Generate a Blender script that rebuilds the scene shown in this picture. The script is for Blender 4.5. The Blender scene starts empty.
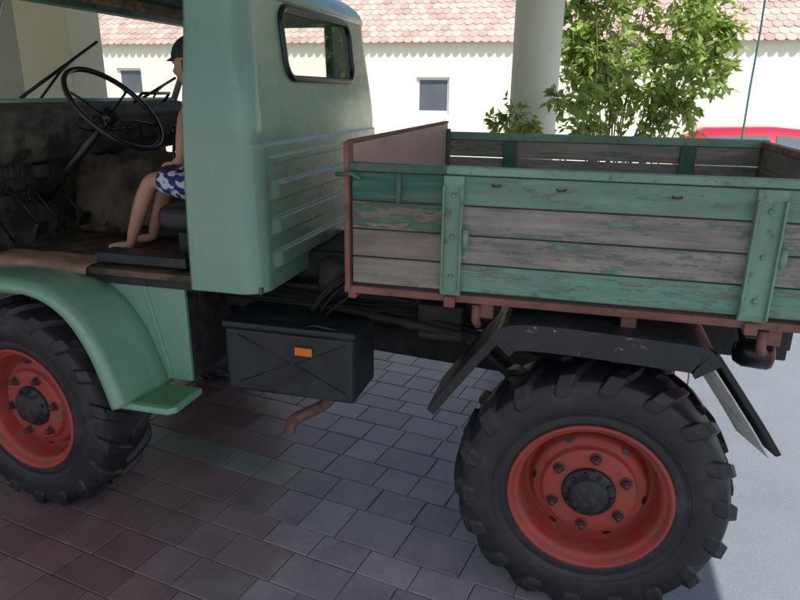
import bpy, bmesh, math, random
from mathutils import Vector, Matrix, noise
random.seed(7)
PI=math.pi
scene=bpy.context.scene
C=scene.collection
LIFT=.075
H=1.866+LIFT
# ------------------------------------------------------------------ camera
Rv=Vector((0.9655,0.261,0.0114)); Uv=Vector((-0.089,0.288,0.9536)); Fv=Vector((-0.245,0.9215,-0.3013))
Fv.normalize(); Rv=(Rv-Fv*Rv.dot(Fv)).normalized(); Uv=Rv.cross(Fv).normalized()
cd=bpy.data.cameras.new('camera'); cam=bpy.data.objects.new('camera',cd); C.objects.link(cam)
M=Matrix((Rv,Uv,-Fv)).transposed().to_4x4(); M.translation=Vector((0,0,H)); cam.matrix_world=M
cd.sensor_width=36; cd.lens=29.7; cd.clip_end=600; cd.clip_start=0.05
scene.camera=cam
def ray(px,py): return Rv*(px-400)+Uv*(300-py)+Fv*660
def atY(px,py,Y):
    d=ray(px,py); return Vector((0,0,H))+d*(Y/d.y)
# ------------------------------------------------------------------ materials
def ntree(name):
    m=bpy.data.materials.new(name); m.use_nodes=True; nt=m.node_tree
    return m,nt,nt.nodes['Principled BSDF']
def N(nt,t,**k):
    n=nt.nodes.new(t)
    for a,b in k.items():
        if a in n.inputs: n.inputs[a].default_value=b
        else: setattr(n,a,b)
    return n
def coords(nt,scale=(1,1,1),loc=(0,0,0)):
    tc=N(nt,'ShaderNodeTexCoord'); mp=N(nt,'ShaderNodeMapping')
    mp.inputs['Scale'].default_value=scale; mp.inputs['Location'].default_value=loc
    nt.links.new(tc.outputs['Object'],mp.inputs['Vector']); return mp.outputs['Vector']
def noi(nt,vec,scale,detail=4,rough=.55):
    n=N(nt,'ShaderNodeTexNoise'); n.inputs['Scale'].default_value=scale; n.inputs['Detail'].default_value=detail; n.inputs['Roughness'].default_value=rough
    nt.links.new(vec,n.inputs['Vector']); return n.outputs['Fac']
def ramp(nt,fac,stops):
    r=N(nt,'ShaderNodeValToRGB'); e=r.color_ramp.elements
    while len(e)<len(stops): e.new(.5)
    for i,(p,c) in enumerate(stops):
        e[i].position=p; e[i].color=(c[0],c[1],c[2],1) if not isinstance(c,(int,float)) else (c,c,c,1)
    nt.links.new(fac,r.inputs['Fac']); return r.outputs['Color']
def mix(nt,f,a,b,mode='MIX'):
    m=N(nt,'ShaderNodeMix',data_type='RGBA',blend_type=mode)
    for s,v in ((m.inputs[0],f),(m.inputs[6],a),(m.inputs[7],b)):
        if hasattr(v,'is_linked') or isinstance(v,bpy.types.NodeSocket): nt.links.new(v,s)
        elif isinstance(v,(int,float)): s.default_value=v
        else: s.default_value=(v[0],v[1],v[2],1)
    return m.outputs[2]
def bumpn(nt,b,h,strength,dist=.01):
    n=N(nt,'ShaderNodeBump'); n.inputs['Strength'].default_value=strength; n.inputs['Distance'].default_value=dist
    nt.links.new(h,n.inputs['Height']); nt.links.new(n.outputs['Normal'],b.inputs['Normal'])
def mat(name,col,rough=.5,metal=0,var=.2,vs=3,dirt=None,da=.5,ds=8,bump=0,bs=60,stretch=(1,1,1),spec=.5,coat=0,island=0,soft=0):
    m,nt,b=ntree(name)
    v=coords(nt,stretch)
    f=noi(nt,v,vs,5)
    lo=[c*(1-var) for c in col]; hi=[min(1,c*(1+var)) for c in col]
    c=ramp(nt,f,[(.3,lo),(.7,hi)])
    if island:
        g=N(nt,'ShaderNodeNewGeometry')
        c2=ramp(nt,g.outputs['Random Per Island'],[(0,1-island),(1,1.0)])
        c=mix(nt,1.0,c,c2,'MULTIPLY')
    if dirt:
        f2=noi(nt,v,ds,9,.65)
        k=ramp(nt,f2,[(.62-da*.25-soft,0.),(.72-da*.12+soft,1.)])
        c=mix(nt,k,c,dirt)
        rr=N(nt,'ShaderNodeMapRange'); rr.inputs['To Min'].default_value=rough; rr.inputs['To Max'].default_value=min(1,rough+.4)
        nt.links.new(k,rr.inputs['Value']); nt.links.new(rr.outputs[0],b.inputs['Roughness'])
    else: b.inputs['Roughness'].default_value=rough
    nt.links.new(c,b.inputs['Base Color'])
    b.inputs['Metallic'].default_value=metal
    b.inputs['Specular IOR Level'].default_value=spec
    if coat: b.inputs['Coat Weight'].default_value=coat; b.inputs['Coat Roughness'].default_value=.12
    if bump: bumpn(nt,b,noi(nt,v,bs,6,.6),bump)
    return m
def car_paint(name,col,chip):
    m,nt,b=ntree(name); v=coords(nt)
    c=ramp(nt,noi(nt,v,1.6,3),[(.3,[x*.93 for x in col]),(.7,[x*1.07 for x in col])])
    st=noi(nt,coords(nt,(14,14,1.2)),2.0,6,.6)
    c=mix(nt,ramp(nt,st,[(.5,0.),(.8,.35)]),c,[x*.8+.02 for x in col])
    fl=noi(nt,coords(nt,(1,1,1),(3,3,3)),55,3,.5)
    c=mix(nt,ramp(nt,fl,[(.735,0.),(.75,.7)]),c,chip)
    nt.links.new(c,b.inputs['Base Color'])
    r=ramp(nt,noi(nt,v,6,6,.65),[(.3,.20),(.7,.36)]); nt.links.new(r,b.inputs['Roughness'])
    b.inputs['Coat Weight'].default_value=.6; b.inputs['Coat Roughness'].default_value=.12
    bumpn(nt,b,noi(nt,v,4,2,.5),.15,.012); return m
def wood_paint(name,paint,amount,seed,wood=((.135,.12,.105),(.40,.37,.32))):
    m,nt,b=ntree(name)
    g=noi(nt,coords(nt,(1.6,30,45),(seed*3.1,seed,seed*1.7)),1.6,8,.74)
    w=ramp(nt,g,[(.32,wood[0]),(.5,[(a+c)/2 for a,c in zip(*wood)]),(.68,wood[1])])
    big=noi(nt,coords(nt,(1,1,3),(seed,0,seed)),3.5,5)
    w=mix(nt,.5,w,ramp(nt,big,[(.35,[a*.6+c*.2 for a,c in zip(*wood)]),(.65,[c*1.1 for c in wood[1]])]))
    f=noi(nt,coords(nt,(2.6,8,13),(seed*2.3,seed,seed*5.1)),2.0,10,.78)
    t=.5+(.5-amount)*.42
    k=ramp(nt,f,[(t-.025,0.),(t+.025,1.)])
    pv=ramp(nt,noi(nt,coords(nt,(1,6,9),(seed,2,seed)),3,6,.6),[(.3,[c*.75 for c in paint]),(.7,[c*1.12 for c in paint])])
    pv=mix(nt,ramp(nt,g,[(.45,0.),(.74,.5)]),pv,w)
    c=mix(nt,k,w,pv)
    nt.links.new(c,b.inputs['Base Color']); b.inputs['Roughness'].default_value=.68
    ad=N(nt,'ShaderNodeMath',operation='ADD'); nt.links.new(k,ad.inputs[0]); nt.links.new(g,ad.inputs[1])
    bumpn(nt,b,ad.outputs[0],.6,.004)
    return m
M_cab=car_paint('cab_paint',(.20,.355,.27),(.12,.15,.12))
M_fender=car_paint('fender_paint',(.185,.36,.25),(.10,.14,.10))
M_step=mat('step_paint',(.10,.30,.13),.5,dirt=(.12,.16,.08),da=.4)
M_hinge=mat('hinge_paint',(.19,.335,.245),.5,dirt=(.17,.14,.11),da=.28,ds=22,bump=.25,bs=60)
M_dgreen=mat('dark_green_paint',(.035,.125,.085),.5,var=.35,vs=6,dirt=(.17,.15,.12),da=.5,ds=16,bump=.2)
M_red=mat('red_oxide',(.25,.10,.08),.6,var=.3,vs=6,dirt=(.13,.09,.07),da=.5,ds=12,bump=.2)
M_head=mat('headboard_paint',(.56,.37,.31),.5,var=.12,vs=2,dirt=(.45,.32,.27),da=.3,ds=4,bump=.06,soft=.05)
M_rim=mat('rim_paint',(.40,.055,.038),.5,var=.18,vs=6,dirt=(.24,.085,.065),da=.55,ds=9,bump=.12,bs=50,soft=.06)
M_hub=mat('hub_black',(.018,.018,.02),.5,dirt=(.08,.07,.06),da=.4,ds=30,bump=.3)
M_nut=mat('nut_steel',(.10,.045,.04),.5,metal=.3,dirt=(.15,.05,.03),da=.5,ds=40)
M_black=mat('black_metal',(.018,.020,.022),.38,var=.3,vs=8,dirt=(.06,.06,.06),da=.35,ds=14,bump=.2,soft=.04)
M_scuff=mat('scuffed_black',(.016,.018,.020),.36,var=.3,vs=8,dirt=(.42,.42,.40),da=-.05,ds=24,bump=.3)
M_under=mat('greasy_underbody',(.020,.020,.020),.6,var=.4,vs=8,dirt=(.05,.045,.04),da=.5,ds=16,bump=.4,bs=40)
M_rubber=mat('flap_rubber',(.014,.014,.016),.5,var=.3,dirt=(.035,.035,.036),da=.3,ds=12,soft=.04)
M_box=mat('tool_box',(.015,.021,.024),.40,var=.2,dirt=(.034,.04,.04),da=.35,ds=6,bump=.06,soft=.06)
M_alu=mat('alu_strip',(.60,.60,.58),.5,metal=.0,dirt=(.32,.32,.32),da=.4,ds=12)
M_rust=mat('rusty_pipe',(.20,.10,.08),.7,var=.35,vs=20,dirt=(.1,.06,.05),da=.5,ds=18,bump=.4)
M_rustrail=mat('rusty_rail',(.26,.17,.12),.7,var=.3,vs=12,dirt=(.12,.08,.05),da=.5,ds=18,bump=.3)
M_dash=mat('dash_paint',(.045,.05,.04),.55,var=.5,vs=6,dirt=(.15,.135,.11),da=.45,ds=7,bump=.2,soft=.03)
M_floor=mat('cab_floor',(.06,.045,.03),.75,var=.5,vs=6,dirt=(.17,.12,.08),da=.6,ds=7,bump=.4)
M_card=mat('cardboard',(.34,.21,.14),.85,var=.3,vs=5,dirt=(.16,.11,.07),da=.5,ds=6,bump=.2)
M_blanket=mat('brown_cloth',(.07,.055,.04),.95,var=.6,vs=7,dirt=(.14,.115,.085),da=.3,ds=5,bump=.7,bs=30,soft=.05)
M_plastic=mat('black_plastic',(.012,.012,.013),.3,var=.2)
M_hose=mat('hose_rubber',(.008,.008,.008),.75,var=.2)
M_seat=mat('seat_vinyl',(.02,.022,.025),.5,var=.3,bump=.1)
M_bluev=mat('blue_vinyl',(.07,.14,.28),.5,var=.3)
M_tan=mat('header_tan',(.34,.25,.16),.7,var=.35,vs=12,dirt=(.1,.08,.05),da=.5,ds=20)
M_wall=mat('white_render',(.85,.87,.70),.9,var=.03,vs=1.2,bump=.1,bs=60)
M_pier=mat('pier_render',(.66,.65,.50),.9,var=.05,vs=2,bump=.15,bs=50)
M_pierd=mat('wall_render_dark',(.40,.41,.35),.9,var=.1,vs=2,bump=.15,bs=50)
M_col=mat('column_render',(.88,.89,.74),.8,var=.04,vs=3,dirt=(.80,.80,.66),da=.1,bump=.1,bs=50)
M_tile=mat('roof_tile',(.66,.48,.42),.85,var=.15,vs=3,island=.35,bump=.2)
M_wframe=mat('window_frame_white',(.75,.76,.74),.5,var=.04)
M_glass=mat('window_glass_dark',(.12,.14,.17),.12,var=.3,vs=1.0,spec=.8)
M_soff=mat('soffit_wood',(.55,.47,.37),.8,var=.3,stretch=(1,8,8))
M_amber=mat('amber_lens',(.85,.22,.03),.25,var=.08); M_redlens=mat('red_lens',(.22,.012,.012),.2,var=.1)
M_skin=mat('skin',(.50,.27,.18),.5,var=.08,vs=10)
M_cap=mat('cap_cloth',(.02,.035,.028),.9,var=.2)
M_hair=mat('hair_brown',(.08,.045,.025),.7,var=.3)
M_eye=mat('eye_dark',(.02,.015,.01),.2)
M_bark=mat('bark',(.20,.17,.12),.9,var=.4,vs=20,bump=.5)
M_terra=mat('terracotta',(.35,.14,.08),.8,dirt=(.25,.2,.15),da=.4)
M_soil=mat('soil',(.04,.03,.02),1,bump=.6)
M_carred=mat('car_red',(.55,.02,.05),.2,var=.05,coat=1)
M_carglass=mat('car_glass',(.10,.13,.15),.05,var=.1,spec=1)
M_cord=mat('cord_green',(.16,.55,.40),.6,var=.1)
M_rubberc=mat('car_tyre',(.02,.02,.02),.8)
def glassy(name):
    m=bpy.data.materials.new(name); m.use_nodes=True; nt=m.node_tree; nt.nodes.clear()
    o=N(nt,'ShaderNodeOutputMaterial'); t=N(nt,'ShaderNodeBsdfTransparent'); g=N(nt,'ShaderNodeBsdfGlossy'); g.inputs['Roughness'].default_value=.03
    t.inputs['Color'].default_value=(.94,.97,.95,1)
    fr=N(nt,'ShaderNodeFresnel'); fr.inputs['IOR'].default_value=1.3
    x=N(nt,'ShaderNodeMixShader'); nt.links.new(fr.outputs[0],x.inputs[0]); nt.links.new(t.outputs[0],x.inputs[1]); nt.links.new(g.outputs[0],x.inputs[2]); nt.links.new(x.outputs[0],o.inputs[0]); return m
M_pane=glassy('clear_pane')
m,nt,b=ntree('tyre_rubber'); M_tyre=m
v=coords(nt); f=noi(nt,v,5,7,.68); c=ramp(nt,f,[(.33,(.012,.012,.014)),(.55,(.024,.024,.027)),(.74,(.07,.07,.072))])
nt.links.new(c,b.inputs['Base Color']); b.inputs['Roughness'].default_value=.5; bumpn(nt,b,noi(nt,v,70,4),.3,.004)
def leafmat(name,a,bc):
    m,nt,b=ntree(name); g=N(nt,'ShaderNodeNewGeometry')
    c=ramp(nt,g.outputs['Random Per Island'],[(0,a),(1,bc)]); nt.links.new(c,b.inputs['Base Color']); b.inputs['Roughness'].default_value=.45
    tr=N(nt,'ShaderNodeBsdfTranslucent'); nt.links.new(c,tr.inputs['Color']); x=N(nt,'ShaderNodeMixShader'); x.inputs[0].default_value=.5
    o=nt.nodes['Material Output']; nt.links.new(b.outputs[0],x.inputs[1]); nt.links.new(tr.outputs[0],x.inputs[2]); nt.links.new(x.outputs[0],o.inputs['Surface']); return m
M_leaf=leafmat('leaf_green',(.16,.30,.05),(.52,.62,.18))
m,nt,b=ntree('paver_stone'); M_pav=m
at=N(nt,'ShaderNodeAttribute'); at.attribute_name='tint'
v=coords(nt); f=noi(nt,v,4,6,.65); f2=noi(nt,v,60,5,.7)
c=mix(nt,1.0,at.outputs['Color'],ramp(nt,f,[(.3,(.78,.78,.78)),(.7,(1.15,1.15,1.15))]),'MULTIPLY')
c=mix(nt,1.0,c,ramp(nt,f2,[(.3,(.9,.9,.9)),(.7,(1.08,1.08,1.08))]),'MULTIPLY')
nt.links.new(c,b.inputs['Base Color']); nt.links.new(ramp(nt,f,[(.3,.28),(.7,.52)]),b.inputs['Roughness']); bumpn(nt,b,f2,.2,.003)
M_joint=mat('joint_sand',(.08,.076,.075),.95,bump=.5)
M_asph=mat('asphalt_pale',(.225,.26,.31),.85,var=.12,vs=1.5,dirt=(.31,.345,.39),da=.5,ds=90,bump=.6,bs=220)
M_ground=mat('ground_gravelly',(.35,.35,.31),.95,var=.2,vs=.4,bump=.4)
m,nt,b=ntree('shorts_cloth'); M_shorts=m
c=ramp(nt,noi(nt,coords(nt),34,3,.4),[(.46,(.02,.04,.16)),(.50,(.02,.04,.16)),(.53,(.6,.65,.75)),(.56,(.6,.65,.75))])
nt.links.new(c,b.inputs['Base Color']); b.inputs['Roughness'].default_value=.9
# ------------------------------------------------------------------ mesh helpers
def absloc(o):
    l=Vector((0,0,0))
    while o: l+=o.location; o=o.parent
    return l
class MB:
    def __init__(s): s.v=[];s.f=[];s.m=[];s.s=[]
    def add(s,vs,fs,mi=0,sm=False):
        k=len(s.v); s.v+= [Vector(p) for p in vs]
        for f in fs: s.f.append([i+k for i in f]); s.m.append(mi); s.s.append(sm)
    def box(s,x0,x1,y0,y1,z0,z1,mi=0,rot=None,piv=None):
        vs=[Vector((x,y,z)) for x in (x0,x1) for y in (y0,y1) for z in (z0,z1)]
        if rot:
            p=Vector(piv) if piv else Vector(((x0+x1)/2,(y0+y1)/2,(z0+z1)/2)); vs=[p+rot@(q-p) for q in vs]
        s.add(vs,[(0,1,3,2),(4,6,7,5),(0,4,5,1),(2,3,7,6),(0,2,6,4),(1,5,7,3)],mi)
    def tube(s,pts,r,n=8,closed=False,mi=0,caps=True):
        pts=[Vector(p) for p in pts]; L=len(pts); rs=r if isinstance(r,(list,tuple)) else [r]*L
        T=[]
        for i in range(L):
            a=pts[i-1] if (i>0 or closed) else pts[i]; b=pts[(i+1)%L] if (i<L-1 or closed) else pts[i]
            T.append((b-a).normalized())
        u=T[0].orthogonal().normalized(); vs=[]
        for i in range(L):
            u=(u-T[i]*u.dot(T[i])).normalized(); w=T[i].cross(u)
            for k in range(n):
                a=2*PI*k/n; vs.append(pts[i]+(u*math.cos(a)+w*math.sin(a))*rs[i])
        fs=[]
        for i in range(L if closed else L-1):
            j=(i+1)%L
            for k in range(n): fs.append((i*n+k,i*n+(k+1)%n,j*n+(k+1)%n,j*n+k))
        if caps and not closed: fs+=[list(range(n))[::-1],[ (L-1)*n+k for k in range(n)]]
        s.add(vs,fs,mi,True)
    def lathe(s,prof,n=48,o=(0,0,0),ax='Y',mi=0,sm=True):
        o=Vector(o); vs=[]
        for r,h in prof:
            for k in range(n):
                a=2*PI*k/n; c,d=r*math.cos(a),r*math.sin(a)
                vs.append(o+Vector((c,h,d) if ax=='Y' else ((h,c,d) if ax=='X' else (c,d,h))))
        fs=[]
        for i in range(len(prof)-1):
            for k in range(n):
                q=(i*n+k,i*n+(k+1)%n,(i+1)*n+(k+1)%n,(i+1)*n+k); fs.append(q if ax!='Y' else q[::-1])
        s.add(vs,fs,mi,sm)
    def sheet(s,curve,y0,y1,t=.008,mi=0,skew=0):
        n=len(curve); vs=[]
        for i,(x,z) in enumerate(curve):
            a=curve[max(i-1,0)]; b=curve[min(i+1,n-1)]; d=Vector((b[0]-a[0],b[1]-a[1])).normalized(); nx,nz=-d.y*t,d.x*t
            vs+=[(x,y0,z),(x+skew,y1,z),(x+skew-nx,y1,z-nz),(x-nx,y0,z-nz)]
        fs=[]
        for i in range(n-1):
            for k in range(4): fs.append((i*4+k,i*4+(k+1)%4,i*4+4+(k+1)%4,i*4+4+k))
        fs+=[(0,1,2,3),((n-1)*4+3,(n-1)*4+2,(n-1)*4+1,(n-1)*4)]
        s.add(vs,fs,mi,False)
    def prism(s,poly,axis,a,b,mi=0):
        f={'Y':lambda p,h:(p[0],h,p[1]),'X':lambda p,h:(h,p[0],p[1]),'Z':lambda p,h:(p[0],p[1],h)}[axis]
        n=len(poly); vs=[f(p,a) for p in poly]+[f(p,b) for p in poly]
        fs=[list(range(n)),list(range(n,2*n))[::-1]]+[(i,i+n,(i+1)%n+n,(i+1)%n) for i in range(n)]
        s.add(vs,fs,mi)
    def build(s,name,mats,parent=None,bevel=0,local=False,recalc=True,seg=2,solid=0):
        me=bpy.data.meshes.new(name); off=Vector((0,0,0)) if local else absloc(parent)
        me.from_pydata([p-off for p in s.v],[],s.f)
        if not isinstance(mats,(list,tuple)): mats=[mats]
        for m in mats: me.materials.append(m)
        for p,mi,sm in zip(me.polygons,s.m,s.s): p.material_index=mi; p.use_smooth=sm and len(p.vertices)<7
        if recalc:
            bm=bmesh.new(); bm.from_mesh(me); bmesh.ops.recalc_face_normals(bm,faces=bm.faces); bm.to_mesh(me); bm.free()
        o=bpy.data.objects.new(name,me); C.objects.link(o)
        if parent: o.parent=parent
        if solid: q=o.modifiers.new('solid','SOLIDIFY'); q.thickness=solid; q.offset=-1
        if bevel: q=o.modifiers.new('bevel','BEVEL'); q.width=bevel; q.segments=seg; q.limit_method='ANGLE'; q.angle_limit=math.radians(35)
        return o
def tag(o,label,cat,group=None):
    o['label']=label; o['category']=cat
    if group: o['group']=group
    return o
def thing(name,label,cat,loc=(0,0,0),group=None):
    o=bpy.data.objects.new(name,None); C.objects.link(o); o.location=loc; o.empty_display_size=.2
    return tag(o,label,cat,group)
def struct(o): o['kind']='structure'; return o
def copy_tree(o,parent):
    c=o.copy(); C.objects.link(c); c.parent=parent
    for ch in list(o.children): copy_tree(ch,c)
    return c
def rrect(y0,y1,z0,z1,r,n=6):
    p=[]
    for cy,cz,a0 in ((y1-r,z1-r,0),(y0+r,z1-r,PI/2),(y0+r,z0+r,PI),(y1-r,z0+r,1.5*PI)):
        for i in range(n+1): a=a0+PI/2*i/n; p.append((cy+r*math.cos(a),cz+r*math.sin(a)))
    return p
def smooth(a,b,x):
    t=max(0,min(1,(x-a)/(b-a))); return t*t*(3-2*t)
def arc(pts,n=6):
    out=[]; L=len(pts)
    for i in range(L-1):
        p0=Vector(pts[max(i-1,0)]);p1=Vector(pts[i]);p2=Vector(pts[i+1]);p3=Vector(pts[min(i+2,L-1)])
        for k in range(n):
            t=k/n; q=.5*((2*p1)+(p2-p0)*t+(2*p0-5*p1+4*p2-p3)*t*t+(3*p1-p0-3*p2+p3)*t**3); out.append(tuple(q))
    out.append(tuple(pts[-1])); return out

# ================================================================== SETTING
mb=MB(); mb.add([(-150,-80,-.01),(150,-80,-.01),(150,220,-.01),(-150,220,-.01)],[(0,1,2,3)]); struct(mb.build('ground',M_ground))
eu=Vector((math.cos(math.radians(10)),-math.sin(math.radians(10)),0)); ev=Vector((math.sin(math.radians(10)),math.cos(math.radians(10)),0))
def uv(u,v,z): return eu*u+ev*v+Vector((0,0,z))
mb=MB(); mb.add([uv(-9,-3,-.003),uv(.05,-3,-.003),uv(.05,9,-.003),uv(-9,9,-.003)],[(0,1,2,3)]); struct(mb.build('paving_joints',M_joint))
mb=MB(); mb.add([uv(.055,-12,0),uv(30,-12,0),uv(30,14,0),uv(.055,14,0)],[(0,1,2,3)]); struct(mb.build('asphalt',M_asph))
mb=MB(); tint=[]
v0=-2.9
while v0<8.9:
    hgt=random.choice((.16,.2,.24,.2))
    if 2.36<v0<2.6: hgt=.2
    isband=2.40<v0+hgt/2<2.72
    u0=-8.9+random.random()*.2
    while u0<.0:
        w=random.choice((.2,.24,.3,.2)); u1=min(u0+w,.045)
        if u1-u0>.05:
            j=.0022; z=.003+random.uniform(-.0009,.0009); c=.004
            a,b_,d,e=u0+j,u1-j,v0+j,v0+hgt-j
            k=[uv(a,d,-.006),uv(b_,d,-.006),uv(b_,e,-.006),uv(a,e,-.006),uv(a,d,z-.003),uv(b_,d,z-.003),uv(b_,e,z-.003),uv(a,e,z-.003),uv(a+c,d+c,z),uv(b_-c,d+c,z),uv(b_-c,e-c,z),uv(a+c,e-c,z)]
            tx,ty=random.uniform(-.006,.006),random.uniform(-.006,.006)
            for q in range(4,12): k[q]=k[q]+Vector((0,0,(k[q].x-k[0].x)*tx+(k[q].y-k[0].y)*ty))
            fs=[(8,9,10,11)]+[(i,(i+1)%4,(i+1)%4+4,i+4) for i in range(4)]+[(i+4,(i+1)%4+4,(i+1)%4+8,i+8) for i in range(4)]
            mb.add(k,fs)
            t=smooth(-2.2,-1.2,u0+.35*random.random()+.28*(v0-2.0))
            red=Vector((.195,.130,.128)); gry=Vector((.325,.315,.335)); col=red.lerp(gry,min(1,t*.88+.15*random.random()))
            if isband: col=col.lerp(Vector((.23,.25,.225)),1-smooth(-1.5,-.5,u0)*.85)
            col=col*random.uniform(.85,1.13); tint+=[(col.x,col.y,col.z,1)]*12
        u0+=w
    v0+=hgt
o=mb.build('paving',M_pav,recalc=False); struct(o)
ca=o.data.color_attributes.new('tint','FLOAT_COLOR','POINT')
for i,t in enumerate(tint): ca.data[i].color=t

# ---- far building
bd=thing('house','long low white house with a pale tiled roof across the courtyard','house',(0,16,0))
mb=MB()
wins=[(-3.92,-3.12,1.45,2.27),(-12.15,-11.4,1.76,2.45),(-8.2,-7.4,1.45,2.27),(6.0,6.8,1.45,2.27)]
xs=sorted(set([-24,24]+[w[0] for w in wins]+[w[1] for w in wins]))
for i in range(len(xs)-1):
    a,b_=xs[i],xs[i+1]; w=[w for w in wins if abs(w[0]-a)<1e-6]
    if w: w=w[0]; mb.box(a,b_,16,16.3,-.01,w[2]); mb.box(a,b_,16,16.3,w[3],3.07)
    else: mb.box(a,b_,16,16.3,-.01,3.07)
mb.box(-24,-23.7,16.3,24,-.01,3.05); mb.box(23.7,24,16.3,24,-.01,3.05); mb.box(-23.7,23.7,23.7,24,-.01,3.05)
mb.build('wall',M_wall,bd)
for w in wins:
    m2=MB(); t=.06
    m2.box(w[0],w[1],16.08,16.14,w[2],w[2]+t); m2.box(w[0],w[1],16.08,16.14,w[3]-t,w[3]); m2.box(w[0],w[0]+t,16.08,16.14,w[2]+t,w[3]-t); m2.box(w[1]-t,w[1],16.08,16.14,w[2]+t,w[3]-t)
    wo=m2.build('window',M_wframe,bd)
    m2=MB(); m2.box(w[0]+t,w[1]-t,16.10,16.12,w[2]+t,w[3]-t); m2.build('pane',M_glass,wo)
mb=MB(); sl=math.radians(36); cs,sn=math.cos(sl),math.sin(sl)
def rp(u,s,h): return (u,15.86+s*cs-h*sn,3.02+s*sn+h*cs)
mb.add([rp(-24.5,0,0),rp(24.5,0,0),rp(24.5,5.0,0),rp(-24.5,5.0,0)],[(0,1,2,3)])
mb.add([rp(-24.5,5.0,0),rp(24.5,5.0,0),(24.5,24.2,3.02),(-24.5,24.2,3.02)],[(0,1,2,3)])
for i in range(18):
    s0=i*.24-.05; u=-18+(.1 if i%2 else 0)
    while u<16:
        a,b_=u+.003,u+.197; mid=(a+b_)/2; hh=.035+random.uniform(-.004,.004)
        pts=[rp(a,s0+.38,.01),rp(a,s0+.07,hh),rp(a+.04,s0+.02,hh),rp(mid,s0,hh),rp(b_-.04,s0+.02,hh),rp(b_,s0+.07,hh),rp(b_,s0+.38,.01)]
        low=[rp(a,s0+.07,hh-.018),rp(a+.04,s0+.02,hh-.018),rp(mid,s0,hh-.018),rp(b_-.04,s0+.02,hh-.018),rp(b_,s0+.07,hh-.018)]
        mb.add(pts+low,[(0,1,2,3,4,5,6),(1,7,8,2),(2,8,9,3),(3,9,10,4),(4,10,11,5)]); u+=.2
mb.build('roof',M_tile,bd,recalc=False)
# ---- porch we stand under
pr=thing('porch_roof','wooden porch roof overhead shading the truck','porch roof',(-3,2,3.35))
PX1=1.95; PY0=-.6; PY1=5.22
mb=MB(); mb.box(-10,PX1,PY0,PY1,3.35,3.47); mb.build('deck',M_soff,pr)
for k in range(13): m2=MB(); x=-9.7+k*.95; m2.box(x,x+.1,PY0+.05,PY1-.03,3.2,3.348); m2.build('rafter',M_soff,pr)
mb=MB()
mb.lathe([(.26,-.0),(.26,.12),(.18,.16),(.165,.2),(.165,2.98),(.19,3.02),(.23,3.1),(.23,3.198)],40,(-.36,4.98,0),'Z'); c=mb.build('column',M_col)
tag(c,'round white plastered column behind the cargo bed, beside the leafy shrub','column')
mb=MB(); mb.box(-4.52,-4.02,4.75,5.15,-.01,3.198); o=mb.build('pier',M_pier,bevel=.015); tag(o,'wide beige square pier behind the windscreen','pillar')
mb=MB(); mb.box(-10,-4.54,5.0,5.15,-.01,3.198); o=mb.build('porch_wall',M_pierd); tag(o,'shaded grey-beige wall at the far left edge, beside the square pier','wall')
# ---- cord
mb=MB(); p=atY(755,60,5.12); mb.tube([(p.x+.004*math.sin(k*2),5.12,.02+k*.3325) for k in range(11)],.0065,6); o=mb.build('cord',M_cord); tag(o,'thin green cord hanging straight down behind the bed at the right','cord')
# ---- shrub
SY=6.3; base=Vector((.25,6.0,.45))
sh=thing('shrub','tall leafy green shrub rising behind the wooden cargo bed','shrub',(.25,6.0,0))
mb=MB(); mb.lathe([(.0,.0),(.2,.0),(.28,.42),(.31,.42),(.31,.48),(.27,.48),(.25,.40)],32,(.25,6.0,0),'Z'); mb.build('pot',M_terra,sh)
mb=MB(); mb.lathe([(0,.43),(.26,.43)],24,(.25,6.0,0),'Z'); mb.build('soil',M_soil,sh)
cl=[(640,30,58),(690,60,45),(600,45,46),(582,10,34),(650,90,50),(700,20,42),(610,95,44),(580,70,30),(560,100,18,4.62),(515,112,26,4.60),(497,122,16,4.6),(530,124,22,4.60),(585,125,34),(680,100,40),(705,45,34),(625,-10,55),(680,-15,50),(595,-20,40),(645,125,38),(712,75,20),(722,30,18),(605,70,42),(665,55,48),(582,42,28),(655,-50,60),(610,-60,40),(625,60,40),(700,5,30),(580,100,30,5.6),(574,25,24),(575,50,22)]
stem=MB(); lv=MB()
def leaf(p,d,L):
    d=d.normalized(); n=Vector((random.gauss(0,1),random.gauss(0,1)-.6,random.gauss(0,1)+1.0)); n=(n-d*n.dot(d)).normalized(); s=d.cross(n)
    w=L*.25
    b1=p+d*L*.42+s*w+n*L*.05; b2=p+d*L*.42-s*w+n*L*.05; m_=p+d*L*.45; t=p+d*L-n*L*.12
    lv.add([p,b1,m_,b2,t],[(0,1,2),(0,2,3),(1,4,2),(2,4,3)],0,False)
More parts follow.
